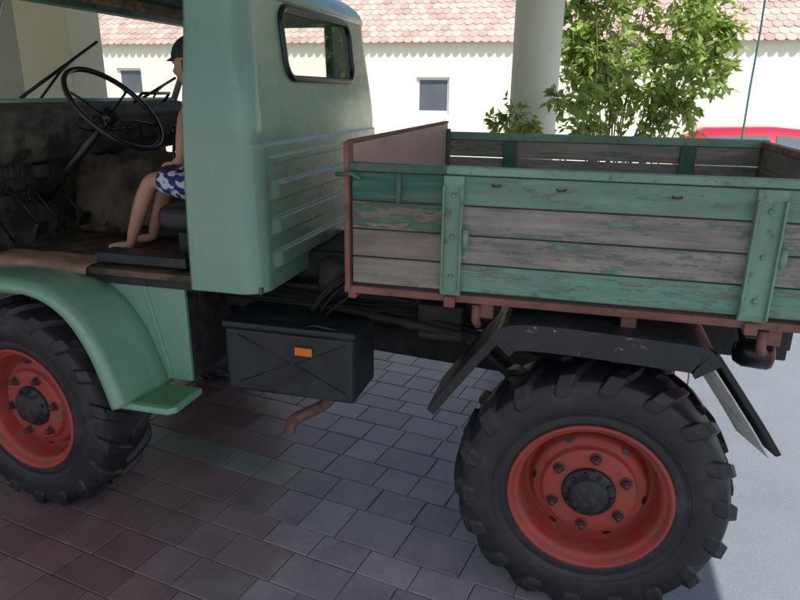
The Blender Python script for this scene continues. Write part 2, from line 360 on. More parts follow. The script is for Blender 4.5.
for cc in cl:
    px,py,r=cc[:3]; near=len(cc)>3 and cc[3]<5; Yc=cc[3] if len(cc)>3 else SY+random.uniform(-.15,.5)
    c0=atY(px,py,Yc); rr=r/(718/Yc); flat=.4 if near else 1
    mid=base.lerp(c0,.5)+Vector((.25 if near else 0,0,.18))
    pts=[base+Vector((random.uniform(-.12,.12),random.uniform(-.12,.12),0))]
    for k in range(1,8):
        t=k/7; q=(pts[0]*(1-t)**2+mid*2*t*(1-t)+c0*t*t)+Vector((random.gauss(0,.010),random.gauss(0,.010),0)); pts.append(q)
    stem.tube(pts,[.012-.0014*k for k in range(8)],6)
    ntw=int((5+r*.16) if near else (7+r*.36))
    for _ in range(ntw):
        dr=Vector((random.gauss(0,1),random.gauss(0,1),random.gauss(0,.8))).normalized(); dr.y*=flat
        q0=c0+dr*rr*random.uniform(0,.3); e=c0+dr*rr*random.uniform(.55,1.15)+Vector((0,0,-.07*random.random()))
        stem.tube([q0,q0.lerp(e,.5)+Vector((0,0,.03)),e],[.003,.0025,.0015],4)
        n=random.randint(5,8) if near else random.randint(8,13)
        for k in range(n):
            t=(k+.5)/n; q=q0.lerp(e,t)+Vector((0,0,.03*4*t*(1-t)*.5)); sd=Vector((random.gauss(0,1),random.gauss(0,1),random.gauss(-.25,.7)))
            leaf(q,(e-q0).normalized()*.6+sd*.7,random.uniform(.055,.085) if near else random.uniform(.065,.115))
stem.build('trunk',M_bark,sh); lv.build('crown',M_leaf,sh,recalc=False)
# ---- red car
ox,oy=1.0,9.0
car=thing('parked_car','red car parked in the courtyard beyond the tailgate','car',(ox+2,oy+.85,0))
st=[(0,.45,.95,.72),(.08,.3,1.0,.8),(.5,.28,1.0,.84),(1.6,.27,.98,.85),(2.7,.27,.97,.85),(3.3,.28,.93,.84),(3.85,.33,.82,.78),(4.0,.42,.7,.66)]
mb=MB(); vs=[];n=0
for x,zl,zh,hw in st:
    ring=[(-hw*.9,zl),(-hw,zl+.12),(-hw,zl+(zh-zl)*.6),(-hw*.95,zh),(0,zh+.03),(hw*.95,zh),(hw,zl+(zh-zl)*.6),(hw,zl+.12),(hw*.9,zl)]
    vs+=[(ox+x,oy+.85+y,z) for y,z in ring]; n=len(ring)
fs=[(i*n+k,i*n+(k+1)%n,(i+1)*n+(k+1)%n,(i+1)*n+k) for i in range(len(st)-1) for k in range(n)]
fs+=[list(range(n)),[ (len(st)-1)*n+k for k in range(n)]]
mb.add(vs,fs,0,True)
st2=[(.12,.98,.74,.99,.70),(.25,.97,.76,1.42,.62),(.5,.97,.77,1.54,.58),(1.3,.96,.77,1.57,.58),(2.1,.96,.77,1.51,.58),(2.75,.95,.77,1.08,.70),(2.95,.95,.76,.97,.75)]
vs=[]
for x,z0_,h0,z1_,h1 in st2:
    ring=[(-h0,z0_),(-h1,z1_-.05),(-h1*.8,z1_),(h1*.8,z1_),(h1,z1_-.05),(h0,z0_)]; vs+=[(ox+x,oy+.85+y,z) for y,z in ring]
n=6; fs=[(i*n+k,i*n+k+1,(i+1)*n+k+1,(i+1)*n+k) for i in range(len(st2)-1) for k in range(n-1)]
mb.add(vs,fs,0,True); mb.build('body',M_carred,car)
for s in (-1,1):
    for poly in ([(.42,1.03),(.52,1.45),(1.22,1.48),(1.22,1.03)],[(1.3,1.03),(1.3,1.48),(2.0,1.43),(2.5,1.07)]):
        m2=MB(); v=[]
        for x,z in poly:
            hw=.77+(.58-.77)*((z-.96)/(1.51-.96)) ; v.append((ox+x,oy+.85+s*(hw+.012),z))
        m2.add(v+[(a,b_-s*.02,c_) for a,b_,c_ in v],[(0,1,2,3),(4,5,6,7)[::-1],(0,4,5,1),(1,5,6,2),(2,6,7,3),(3,7,4,0)]); m2.build('side_window',M_carglass,car)
    for x in (.75,3.2):
        m2=MB(); m2.lathe([(0,-.1),(.2,-.1),(.3,-.09),(.32,-.06),(.32,.06),(.3,.09),(0,.09)],28,(ox+x,oy+.85+s*.78,.32)); m2.build('wheel',M_rubberc,car)
m2=MB(); v=[(ox+2.78,oy+.85-.62,1.09),(ox+2.78,oy+.85+.62,1.09),(ox+2.2,oy+.85+.52,1.49),(ox+2.2,oy+.85-.52,1.49)]
m2.add([(a+.03,b_,c_+.02) for a,b_,c_ in v]+v,[(0,1,2,3),(7,6,5,4),(0,4,5,1),(1,5,6,2),(2,6,7,3),(3,7,4,0)]); m2.build('windscreen',M_carglass,car)

# ================================================================== TRUCK
T=thing('truck','old green utility truck with red wheels and weathered wooden cargo bed','truck',(-.9,3.1,0))
def shape(z):
    yn=2.30+.06*smooth(1.66,2.25,z); yf=3.90-.06*smooth(1.66,2.25,z); xr=-1.195-.05*smooth(1.66,2.3,z)
    return yn,yf,xr
def rear_off(y,z,yn,yf):
    e=smooth(yn+.105,yn+.165,y)*(1-smooth(yf-.14,yf-.09,y)); o=0
    for zc in (1.195,1.335,1.475,1.60):
        hw=.040 if zc<1.55 else .016
        o+=(.021 if zc<1.55 else .009)*e*smooth(hw,hw*.72,abs(z-zc))
    o+=.012*smooth(1.664,1.658,z)*smooth(yn+.02,yn+.09,y)
    return o
def outline_n(z):
    yn,yf,xr=shape(z); rc=.085; xf=-1.505+.03*smooth(1.1,2.2,z); P=[(xf,yn+.05),(xf,yn+.004)]
    for i in range(8): P.append((xf+.012+(xr-rc-xf-.012)*i/8,yn))
    for i in range(9): a=-PI/2+PI/2*i/8; P.append((xr-rc+rc*math.cos(a),yn+rc+rc*math.sin(a)))
    n=110
    for i in range(1,n): P.append((xr,yn+rc+(yf-yn-2*rc)*i/n))
    for i in range(9): a=PI/2*i/8; P.append((xr-rc+rc*math.cos(a),yf-rc+rc*math.sin(a)))
    for i in range(7): P.append((xr-rc-.01+(xf-xr+rc+.01)*i/6,yf))
    P.append((xf,yf-.05)); return P
mb=MB(); NZ=230; vs=[]; nP=len(outline_n(1.2))
for iz in range(NZ):
    z=1.075+(2.22-1.075)*iz/(NZ-1); P=outline_n(z); yn,yf,xr=shape(z)
    for (x,y) in P:
        k=smooth(xr-.085,xr-.02,x); vs.append((x+rear_off(y,z,yn,yf)*k,y,z))
def inwin(y,z):
    y0,y1,z0,z1,r=2.68,3.52,1.915,2.19,.07
    if not(y0<y<y1 and z0<z<z1): return False
    cy=min(max(y,y0+r),y1-r); cz=min(max(z,z0+r),z1-r); return (y-cy)**2+(z-cz)**2<r*r
fs=[]
for iz in range(NZ-1):
    for k in range(nP-1):
        q=(iz*nP+k,iz*nP+k+1,(iz+1)*nP+k+1,(iz+1)*nP+k); c_=sum((Vector(vs[i]) for i in q),Vector())/4
        if c_.x>-1.3 and inwin(c_.y,c_.z): continue
        fs.append(q)
used=sorted(set(i for f in fs for i in f)); rm={v:i for i,v in enumerate(used)}
mb.add([vs[i] for i in used],[[rm[i] for i in f] for f in fs],0,True); cab=mb.build('cab',M_cab,T,solid=.012)
mb=MB(); vs=[]; K=10; nR=0
for i in range(K+1):
    t=PI/2*i/K; z=2.212+.15*math.sin(t); ins=.24*(1-math.cos(t))
    ring=rrect(2.352+ins,3.848-ins,-2.33+ins*.8,-1.236-ins,.085+ins*.4,8); nR=len(ring); vs+=[(b_,a,z) for a,b_ in ring]
fs=[(i*nR+k,i*nR+(k+1)%nR,(i+1)*nR+(k+1)%nR,(i+1)*nR+k) for i in range(K) for k in range(nR)]+[[K*nR+k for k in range(nR)]]
mb.add(vs,fs,0,True); mb.build('cab_roof',M_cab,T,solid=.012)
xg=lambda z: shape(z)[2]
pts=[(xg(z)+.004,y,z) for y,z in rrect(2.678,3.522,1.913,2.192,.072,8)]
mb=MB(); mb.tube(pts,.015,8,closed=True); g=mb.build('rear_window',M_plastic,cab)
mb=MB(); mb.add([(xg(z)-.008,y,z) for y,z in rrect(2.69,3.51,1.925,2.18,.06,8)],[list(range(36))]); mb.build('pane',M_pane,g,recalc=False)
mb=MB(); mb.box(-1.49,-1.20,2.33,3.87,1.07,1.10); mb.build('cab_rear_sill',M_dgreen,T,bevel=.004)
for y in (2.37,3.83):
    wf=MB(); wf.tube([(-2.52,y,1.78),(-2.29,y,2.26)],.020,8); wf.build('windscreen_post',M_cab,T)
mb=MB(); mb.tube([(-2.50,2.40,1.80),(-2.50,3.80,1.80)],.016,8); wfo=mb.build('windscreen_sill',M_cab,T)
mb=MB(); mb.box(-2.31,-2.25,2.39,3.81,2.245,2.295)
mb.build('windscreen_header',M_tan,T,bevel=.008)
mb=MB(); mb.add([(-2.505,2.39,1.81),(-2.505,3.81,1.81),(-2.295,3.81,2.25),(-2.295,2.39,2.25)],[(0,1,2,3)]); mb.build('windscreen',M_pane,T,recalc=False)
for pa,pb in (((-2.515,2.61,1.815),(-2.395,3.03,2.085)),((-2.525,3.50,1.80),(-2.46,3.79,1.93))):
    pa,pb=Vector(pa),Vector(pb); mb=MB(); d=pb-pa
    mb.tube([pa+Vector((0,.09,-.03)),pa+d*.5+Vector((-.012,.012,-.012)),pa+d*.72],.006,6); mb.build('wiper_arm',M_plastic,T)
    mb=MB(); mb.tube([pa,pb],.008,6); mb.build('wiper_blade',M_plastic,T)
for y in (2.36,3.84): mb=MB(); mb.tube([(-2.29,y,2.24),(-1.48,y,2.24)],.016,8); mb.build('roof_rail',M_cab,T)
mb=MB(); mb.box(-2.45,-1.51,3.86,3.885,1.12,1.75); fd=mb.build('far_door',M_dash,T,bevel=.01)
mb=MB(); mb.box(-2.66,-2.62,2.33,2.37,1.13,1.80); mb.build('door_post',M_cab,T,bevel=.008)
# dashboard
DX=-.30
mb=MB(); prof=[(-2.34,1.785),(-2.2,1.80),(-2.13,1.785),(-2.105,1.74),(-2.13,1.60),(-2.18,1.53),(-2.34,1.50)]
prof=[(x+DX,z) for x,z in prof]
mb.prism(prof,'Y',2.33,3.84); da=mb.build('dashboard',M_dash,T,bevel=.012)
def dial(y,z,r,name='gauge'):
    m2=MB(); m2.lathe([(0,.0),(r*.82,.0),(r*.85,.008),(r,.008),(r,-.03)],28,(-2.112+DX,y,z),'X'); return m2.build(name,M_plastic,da)
dial(2.98,1.69,.045)
for y in (3.10,3.16,3.22): m2=MB(); m2.lathe([(0,.03),(.009,.028),(.009,-.02)],12,(-2.115+DX,y,1.66),'X'); m2.build('knob',M_plastic,da)
mb=MB(); mb.box(-2.14+DX,-2.11+DX,3.36,3.72,1.6,1.73); mb.build('glove_box_lid',M_dash,da,bevel=.008)
mb=MB(); mb.tube([(-2.15+DX,3.35,1.79),(-2.10+DX,3.36,1.84),(-2.10+DX,3.62,1.84),(-2.15+DX,3.63,1.79)],.009,8); mb.build('grab_handle',M_plastic,da)
mb=MB(); mb.box(-2.63,-2.605,2.35,3.84,1.10,1.78); mb.build('firewall',M_dash,T)
for i,(y,z) in enumerate(((2.42,1.38),(2.52,1.46),(2.46,1.30),(2.6,1.34),(2.7,1.44),(3.45,1.4),(3.6,1.35))):
    m2=MB(); s_=.035+.012*(i%3); m2.box(-2.60,-2.56+.02*(i%2),y,y+s_*1.6,z,z+s_*1.4); m2.build('relay_box',[M_black,M_dash,M_under][i%3],T,bevel=.006)
for i in range(7):
    y=2.42+.17*i; m2=MB(); m2.tube([(-2.50,y,1.56),(-2.54,y+.05,1.45),(-2.55,y-.04+.03*i,1.33),(-2.57,y+.08,1.16)],.006,6); m2.build('dash_wire',M_hose,T)
mb=MB(); mb.box(-2.60,-1.50,2.325,3.88,1.095,1.125); mb.build('cab_floor_plate',M_floor,T,bevel=.004)
mb=MB(); mb.prism([(2.93,1.126),(2.97,1.42),(3.03,1.48),(3.27,1.48),(3.33,1.42),(3.37,1.126)],'X',-2.6,-1.65); mb.build('engine_cover',M_floor,T,bevel=.03,seg=3)
for (x,y,l,dx) in ((-2.0,2.97,.36,.04),(-1.95,3.05,.3,.05),(-1.87,2.93,.24,-.02)):
    mb=MB(); mb.tube([(x,y,1.30),(x+dx*.5,y,1.30+l*.6),(x+dx,y,1.30+l)],.008,6); mb.lathe([(0,-.02),(.018,-.015),(.02,0),(.012,.02),(0,.024)],12,(x+dx,y,1.30+l+.01),'Z'); mb.build('lever',M_plastic,T)
for y in (2.5,2.62,2.78): mb=MB(); mb.tube([(-2.55,y,1.42),(-2.40,y,1.25)],.008,6); mb.box(-2.415,-2.395,y-.035,y+.035,1.2,1.27,rot=Matrix.Rotation(.5,3,'Y')); mb.build('pedal',M_hose,T)
# steering wheel
RW=.232
nrm=Vector((.73,0,.68)).normalized(); cw=Vector((-2.05,2.66,1.775)); e1=Vector((0,1,0)); e2=nrm.cross(e1)
mb=MB(); mb.tube([cw+(e1*math.cos(2*PI*k/48)+e2*math.sin(2*PI*k/48))*RW for k in range(48)],.0125,10,closed=True)
hubc=cw-nrm*.05
for a in (.5,PI-.5,PI+.5,-.5):
    d=e1*math.cos(a)+e2*math.sin(a); mb.tube([hubc+d*.03,cw-nrm*.02+d*.13,cw+d*(RW-.006)],.006,6)
mb.tube([hubc-nrm*.03,hubc+nrm*.02],.036,20)
sw=mb.build('steering_wheel',M_plastic,T)
mb=MB(); mb.tube([hubc-nrm*.02,hubc-nrm*.60],.022,12); mb.build('steering_column',M_plastic,sw)
mb=MB(); mb.tube([hubc-nrm*.1,hubc-nrm*.1+Vector((.02,-.16,.03))],.006,6); mb.build('indicator_stalk',M_plastic,sw)
def seat(y0,y1,name,mc,x0=-1.76):
    m2=MB(); m2.box(x0,-1.40,y0,y1,1.27,1.385); s_=m2.build(name,M_seat,T,bevel=.045,seg=5)
    m2=MB(); m2.box(-1.38,-1.30,y0,y1,1.39,1.80,rot=Matrix.Rotation(-.05,3,'Y')); m2.build('backrest',mc,s_,bevel=.03,seg=4)
    m2=MB(); m2.box(x0+.09,-1.42,y0+.03,y1-.03,1.126,1.268); m2.build('seat_base',M_under,s_,bevel=.006)
seat(2.46,2.92,'driver_seat',M_seat); seat(3.38,3.84,'passenger_seat',M_bluev,-1.9)
mb=MB(); mb.box(-2.0,-1.56,2.36,2.48,1.14,1.185); mb.build('door_sill_tray',M_black,T,bevel=.006)
# ---- front fender, skirt, step
fc=arc([(-2.92,.56),(-2.88,.80),(-2.76,1.0),(-2.56,1.09),(-2.33,1.115),(-2.09,1.10),(-1.94,1.02),(-1.84,.88),(-1.78,.73),(-1.74,.60)],5)
def fender(y0,y1,s):
    n=len(fc); vs=[]; wc=Vector((-2.31,.44)); rows=[]
    for (x,z) in fc:
        d=(Vector((x,z))-wc).normalized()
        fl=smooth(-2.1,-1.78,x)*.045
        ring=[(Vector((x+fl,z)),y1),(Vector((x+fl*.6,z)),y1-s*.09),(Vector((x,z)),y0+s*.05),(Vector((x,z))-d*.006,y0+s*.022),(Vector((x,z))-d*.022,y0+s*.005),(Vector((x,z))-d*.05,y0)]
        rows.append([(q.x,y,q.y) for q,y in ring])
    for r in rows: vs+=r
    k=6; fs=[(i*k+j,i*k+j+1,(i+1)*k+j+1,(i+1)*k+j) for i in range(n-1) for j in range(k-1)]
    m2=MB(); m2.add(vs,fs,0,True); return m2.build('front_fender',M_fender,T,solid=.006)
fender(2.085,2.40,1); fender(4.115,3.80,-1)
mb=MB(); mb.box(-2.0,-1.585,2.372,2.392,.62,1.093)
mb.prism([(-1.80,1.085),(-1.78,1.085),(-1.68,.64),(-1.70,.64)],'Y',2.366,2.3725)
mb.build('side_skirt',M_fender,T,bevel=.005)
mb=MB(); mb.box(-1.61,-1.587,2.395,2.75,.62,1.09); mb.build('skirt_end',M_under,T)
mb=MB(); mb.prism([(-1.82,2.36),(-1.82,2.17),(-1.79,2.13),(-1.56,2.13),(-1.53,2.16),(-1.53,2.36)],'Z',.572,.602); stp=mb.build('step',M_fender,T,bevel=.008)
mb=MB(); mb.box(-1.80,-1.55,2.15,2.35,.6025,.6065); mb.build('tread_strip',M_step,stp,bevel=.002)
mb=MB(); mb.box(-2.58,-1.50,2.36,3.86,1.05,1.094); mb.build('floor_frame',M_under,T)
# hood
mb=MB()
hs=[(-2.67,1.78,.66),(-2.9,1.74,.62),(-3.2,1.66,.55),(-3.38,1.56,.5),(-3.40,1.1,.5)]
vs=[];
for x,z,hw in hs:
    ring=[(3.1-hw,1.02),(3.1-hw,z-.14),(3.1-hw+.05,z-.04),(3.1-hw+.14,z),(3.1+hw-.14,z),(3.1+hw-.05,z-.04),(3.1+hw,z-.14),(3.1+hw,1.02)]
    if z==1.1: ring=[(3.1-hw,.95),(3.1-hw,1.0),(3.1-hw+.05,1.05),(3.1-hw+.14,1.1),(3.1+hw-.14,1.1),(3.1+hw-.05,1.05),(3.1+hw,1.0),(3.1+hw,.95)]
    vs+=[(x,y,w) for y,w in ring]
fs=[(i*8+k,i*8+k+1,(i+1)*8+k+1,(i+1)*8+k) for i in range(4) for k in range(7)]
mb.add(vs,fs,0,True); mb.build('bonnet',M_cab,T)
mb=MB()
for k in range(8): mb.box(-3.43,-3.41,2.7,3.5,1.12+k*.045,1.145+k*.045)
mb.build('grille',M_black,T)
for y in (2.42,3.78): mb=MB(); mb.lathe([(0,-.02),(.07,-.015),(.09,0),(.095,.12),(0,.14)],24,(-3.15,y,1.05),'X'); mb.build('headlight',M_alu,T)
mb=MB(); mb.box(-3.52,-3.44,2.3,3.9,.72,.86); mb.build('front_bumper',M_black,T,bevel=.015)
# ---- chassis
mb=MB()
for y in (2.72,3.42): mb.box(-3.4,.85,y,y+.07,.87,1.01)
for x in (-2.9,-1.5,-.6,.1,.8): mb.box(x,x+.08,2.785,3.425,.89,.99)
mb.build('chassis_frame',M_under,T,bevel=.006)
mb=MB(); mb.tube([(-1.9,3.1,.72),(-1.5,3.1,.72),(-1.45,3.1,.68),(.05,3.1,.60)],[.2,.19,.08,.09],16); mb.build('torque_tube',M_under,T)
for x in (-2.35,.14):
    mb=MB(); mb.tube([(x,2.48,.44),(x,2.6,.52),(x,3.6,.52),(x,3.72,.44)],[.12,.07,.07,.12],14); mb.build('axle',M_under,T)
    mb=MB(); mb.lathe([(.0,-.16),(.13,-.13),(.17,0),(.13,.13),(0,.16)],20,(x,3.1,.54),'X'); mb.build('differential',M_under,T)
    for y in (2.66,3.54):
        pts=[(x+.065*math.cos(a),y+.065*math.sin(a),.58+.30*a/(2*PI*5)) for a in [2*PI*5*k/80 for k in range(81)]]
        mb=MB(); mb.tube(pts,.012,6); mb.build('coil_spring',M_black,T)
for a,b_ in (((-.05,2.6,.98),(.12,2.62,.50)),((-.55,2.66,.95),(.05,2.62,.56)),((-1.0,2.6,.96),(-.35,2.66,.86)),((-.62,2.9,.86),(-.1,2.75,.62))):
    mb=MB(); mb.tube([a,Vector(a).lerp(Vector(b_),.5),Vector(a).lerp(Vector(b_),.52),b_],[.02,.02,.03,.03],10); mb.build('shock_absorber',M_under,T)
mb=MB(); mb.tube([(-1.75,2.95,.98),(-.9,2.95,.98)],.11,20); mb.build('air_tank',M_under,T)
mb=MB(); mb.box(-1.25,-.82,2.78,3.3,1.02,1.16); mb.build('gearbox_cover',M_under,T,bevel=.03)
mb=MB(); mb.lathe([(0,0),(.07,0),(.08,.02),(.08,.14),(.05,.17),(0,.18)],20,(-1.0,2.66,1.0),'Z'); mb.build('air_filter',M_under,T)
mb=MB(); mb.box(-.62,-.42,2.62,2.70,.84,1.0); mb.build('valve_block',M_under,T,bevel=.012)
random.seed(11)
for k in range(7):
    x=-1.10+random.random()*.2; z=1.03+random.random()*.05; y=2.50+random.random()*.2
    pts=[(x-.06,y,.95),(x,y,z-.03),(x+.08,y+.03,z+.03),(x+.17,y+.08,z),(x+.30,y+.14,1.0)]
    mb=MB(); mb.tube(arc([tuple(p) for p in pts],4),random.choice((.006,.009,.012)),6); mb.build('hose',M_hose,T)
for k in range(4):
    mb=MB(); y=2.55+.05*k; mb.tube([(-1.5,y,.98+.01*k),(-.9,y,.965),(-.6,y+.03,.93+.01*k),(-.3,y,.9),(.05,y+.05,.8)],.006,6); mb.build('brake_line',M_hose,T)
# ---- tool box
mb=MB(); mb.box(-1.425,-.835,2.40,2.70,.595,.885); tb=mb.build('tool_box',M_box,T,bevel=.014,seg=3)
mb=MB(); mb.box(-1.435,-.825,2.392,2.708,.887,.917); mb.build('lid',M_box,tb,bevel=.01)
for pp in (((-1.36,.64),(-1.12,.75),(-1.36,.86)),((-.87,.64),(-1.1,.75),(-.87,.86))):
    mb=MB(); mb.tube([(a[0],2.399,a[1]) for a in pp],.003,5); mb.build('embossed_rib',M_box,tb)
mb=MB(); mb.box(-1.093,-1.015,2.386,2.398,.797,.833); mb.build('reflector',M_amber,tb,bevel=.003)
mb=MB(); mb.tube([(-1.05,2.39,.925),(-1.0,2.39,.94),(-.9,2.4,.925)],.006,6); mb.build('strap',M_plastic,tb)
mb=MB(); mb.tube(arc([(-1.0,2.80,.66),(-1.02,2.76,.52),(-1.08,2.70,.43),(-1.15,2.64,.395),(-1.20,2.60,.375),(-1.218,2.585,.34),(-1.222,2.58,.31)],4),.028,14,caps=False); mb.build('exhaust_pipe',M_rust,T,solid=.004)
# ---- cargo bed
X0,X1,YN,YF,ZB,ZT=-.785,.955,2.20,4.00,1.195,1.63
GP=(.175,.315,.235)
PW=[wood_paint('plank_a',GP,.74,1.3),wood_paint('plank_b',GP,.32,2.9),wood_paint('plank_c',(.17,.29,.22),.38,5.2),wood_paint('plank_d',(.165,.335,.245),.64,7.7),
    wood_paint('plank_e',(.022,.14,.095),.84,3.3),wood_paint('plank_f',(.06,.18,.12),.46,9.1,((.10,.085,.075),(.29,.25,.215))),wood_paint('plank_g',(.12,.22,.16),.22,4.1,((.10,.085,.07),(.31,.265,.22))),wood_paint('plank_h',(.14,.25,.19),.2,8.8,((.15,.13,.11),(.37,.33,.28)))]
ph=(ZT-ZB-.03)/4; order_r=[3,2,1,0]; order_f=[7,6,5,4]
mb=MB()
for i in range(4):
    z0=ZB+.004+i*ph; z1=z0+ph-.005; j=random.uniform(-.002,.002)
    mb.box(-.425,X1-.04,YN+j,YN+.03,z0,z1,order_r[i]); mb.box(X0+.02,-.431,YN+.002+j,YN+.03,z0,z1,order_f[i])
sb=mb.build('near_side_board',PW,T,bevel=.004)
mb=MB(); mb.box(X0+.0,-.428,YN-.006,YN+.036,ZT-.026,ZT,1); mb.box(-.428,X1,YN-.006,YN+.036,ZT-.026,ZT,0); mb.build('top_rail',[M_hinge,M_dgreen],sb,bevel=.003)
def strap(x,w,nm='hinge_strap'):
    m2=MB(); m2.box(x-w/2,x+w/2,YN-.014,YN-.003,ZB-.01,ZT-.03); m2.box(x-w/2,x-w/2+.008,YN-.030,YN-.0135,ZB-.0,ZT-.06); m2.box(x+w/2-.008,x+w/2,YN-.030,YN-.0135,ZB,ZT-.06)
    s_=m2.build(nm,M_hinge,sb,bevel=.003)
    for z in (ZB+.06,ZB+.20,ZB+.34): m3=MB(); m3.lathe([(0,-.010),(.006,-.009),(.009,-.004),(.009,.0)],10,(x,YN-.0135,z)); m3.build('bolt',M_hinge,s_)
    m3=MB(); m3.tube([(x+w/2+.012,YN-.02,ZB+.17),(x+w/2+.012,YN-.02,ZB+.23)],.012,10); m3.build('hinge_pin',M_hinge,s_)
    m3=MB(); m3.box(x-.02,x+.02,YN-.03,YN-.012,ZB-.05,ZB-.012); m3.build('hinge_leaf',M_red,s_,bevel=.004)
strap(-.40,.07); strap(.565,.085)
for x,z in ((-.26,1.575),(-.05,1.57),(.30,1.565)):
    m3=MB(); m3.tube([(x-.014,YN+.001,z),(x-.012,YN-.008,z-.004),(x+.012,YN-.008,z-.004),(x+.014,YN+.001,z)],.003,6); m3.build('staple',M_nut,sb)
m3=MB(); m3.box(-.60,-.585,YN-.012,YN-.001,1.5,1.60); m3.build('latch',M_dgreen,sb)
mb=MB(); mb.box(X0-.006,X0+.012,YN-.012,YN+.046,1.165,1.70); mb.build('corner_post',M_red,T,bevel=.003)
mb=MB(); mb.box(X0-.010,X0+.010,YN+.048,YF-.03,ZB-.02,1.69)
hb=mb.build('headboard',M_head,T,bevel=.003)
mb=MB(); mb.box(X0-.014,X0+.013,YN+.048,YF-.02,1.691,1.703); mb.build('headboard_cap',M_red,hb,bevel=.003)
for y in (2.7,3.1,3.5): m3=MB(); m3.box(X0-.035,X0-.012,y,y+.05,1.10,1.69); m3.build('headboard_stay',M_red,hb)
m3=MB(); m3.box(X0+.012,X0+.03,YF-.075,YF-.035,ZB,1.66); m3.build('far_corner_post',M_dgreen,T,bevel=.003)
m3=MB(); m3.tube([(X0-.03,YN-.024,1.59),(X0+.03,YN-.026,1.595),(X0+.06,YN-.022,1.575)],.008,8); m3.build('corner_latch',M_dgreen,T)
mb=MB()
for i in range(4):
    z0=ZB+.004+i*ph; z1=z0+ph-.006; mb.box(X0+.02,X1-.036,YF-.03,YF,z0,z1,[5,7,2,1][i])
fb=mb.build('far_side_board',PW,T,bevel=.004)
mb=MB(); mb.box(X0,X1+.006,YF-.038,YF+.006,ZT-.03,ZT+.012); mb.build('top_rail',M_hinge,fb,bevel=.003)
for x in (-.40,.565): m3=MB(); m3.box(x-.04,x+.04,YF-.045,YF-.031,ZB,ZT-.032); m3.build('hinge_strap',M_dgreen,fb,bevel=.003)
mb=MB()
for i in range(4):
    z0=ZB+.004+i*ph; mb.box(X1-.03,X1,YN+.038,YF-.002,z0,z0+ph-.003,[5,6,7,7][i])
tg=mb.build('tailgate',PW,T,bevel=.003)
mb=MB(); mb.box(X1-.033,X1-.031,YF-.06,YF-.0,ZB,ZT-.03); mb.build('corner_seal',M_dgreen,tg)
mb=MB(); mb.box(X1-.035,X1+.006,YN+.04,YF-.042,ZT-.028,ZT+.004); mb.build('top_rail',M_rustrail,tg,bevel=.003)
mb=MB()
for k in range(12): y=YN+.04+k*.1435; mb.box(X0+.02,X1-.035,y,y+.139,ZB-.03,ZB,0)
mb.build('bed_floor',[PW[6]],T,bevel=.003)
mb=MB(); mb.box(X0-.012,X1,YN-.004,YN+.04,1.158,1.186); mb.box(X0-.012,X1,YF-.04,YF+.004,1.158,1.186); mb.box(X0-.011,X0+.02,YN+.035,YF-.035,1.125,1.163); mb.build('bed_frame',M_red,T,bevel=.004)
for x in (-.30,.18,.62): m3=MB(); m3.box(x,x+.05,YN+.02,YF-.02,1.10,1.155); m3.build('cross_member',M_red,T,bevel=.004)
for x in (-.31,.615): m3=MB(); m3.tube([(x,YN+.02,1.15),(x,YN+.02,1.09),(x+.01,YN+.03,1.07)],.016,10); m3.build('bracket',M_red,T)
# ---- rear mudguards
def mud(y0,y1,s):
    top=arc([(-.245,1.065),(-.19,1.112),(-.05,1.125),(.3,1.113),(.44,1.10),(.49,1.05)],5)
    m2=MB(); m2.sheet(top,min(y0,y1),max(y0,y1),.01)
    mg=m2.build('rear_mudguard',M_black,T)
    m2=MB(); m2.sheet([(x,z-.0+.004) for x,z in top],min(y0,y0-s*.006),max(y0,y0-s*.006),.092); m2.build('edge_lip',M_scuff,mg)
    m2=MB(); m2.sheet([(-.46,.765),(-.41,.84),(-.31,.98),(-.225,1.09)],min(y0,y0+s*.30),max(y0,y0+s*.30),.034); m2.build('front_flap',M_rubber,mg,bevel=.004)
    c_=[(.475,1.095),(.56,.98),(.64,.87),(.708,.77)]
    if s>0:
        m2=MB(); m2.sheet(c_,y0,y0+.22,.020,skew=-.075); m2.build('rear_flap',M_rubber,mg,bevel=.004)
        m2=MB(); m2.sheet([(x-.032,z-.017) for x,z in c_],y0+.004,y0+.18,.006,skew=-.062); m2.build('flap_stay',M_alu,mg,bevel=.002)
    else:
        m2=MB(); m2.sheet(c_,y0-.19,y0,.020); m2.build('rear_flap',M_rubber,mg,bevel=.004)
    return mg
mud(2.12,2.56,1); mud(4.08,3.64,-1)
mb=MB(); mb.sheet([(-.24,1.0),(-.17,1.045),(-.05,1.06),(.3,1.055),(.42,1.03),(.53,.90)],2.28,2.56,.006); mb.build('inner_arch',M_under,T)
mb=MB(); mb.prism([(-.28,.90),(-.19,1.10),(.44,1.09),(.53,.88),(.40,.88),(.1,.90),(-.15,.90)],'Y',2.561,2.567); mb.build('inner_arch_wall',M_under,T)
for y in (2.46,3.74):
    mb=MB(); mb.lathe([(0,-.06),(.035,-.058),(.052,-.03),(.056,.03),(.056,.052)],28,(.655,y,.985),'X'); tl=mb.build('tail_lamp',M_plastic,T)
    mb=MB(); mb.lathe([(.054,.052),(.052,.062),(.033,.070),(0,.072)],28,(.655,y,.985),'X'); mb.build('lens',M_redlens,tl)
    mb=MB(); mb.tube([(.62,y,1.03),(.60,y,1.10),(.60,y+.03,1.16)],.012,8); mb.build('bracket',M_plastic,tl)
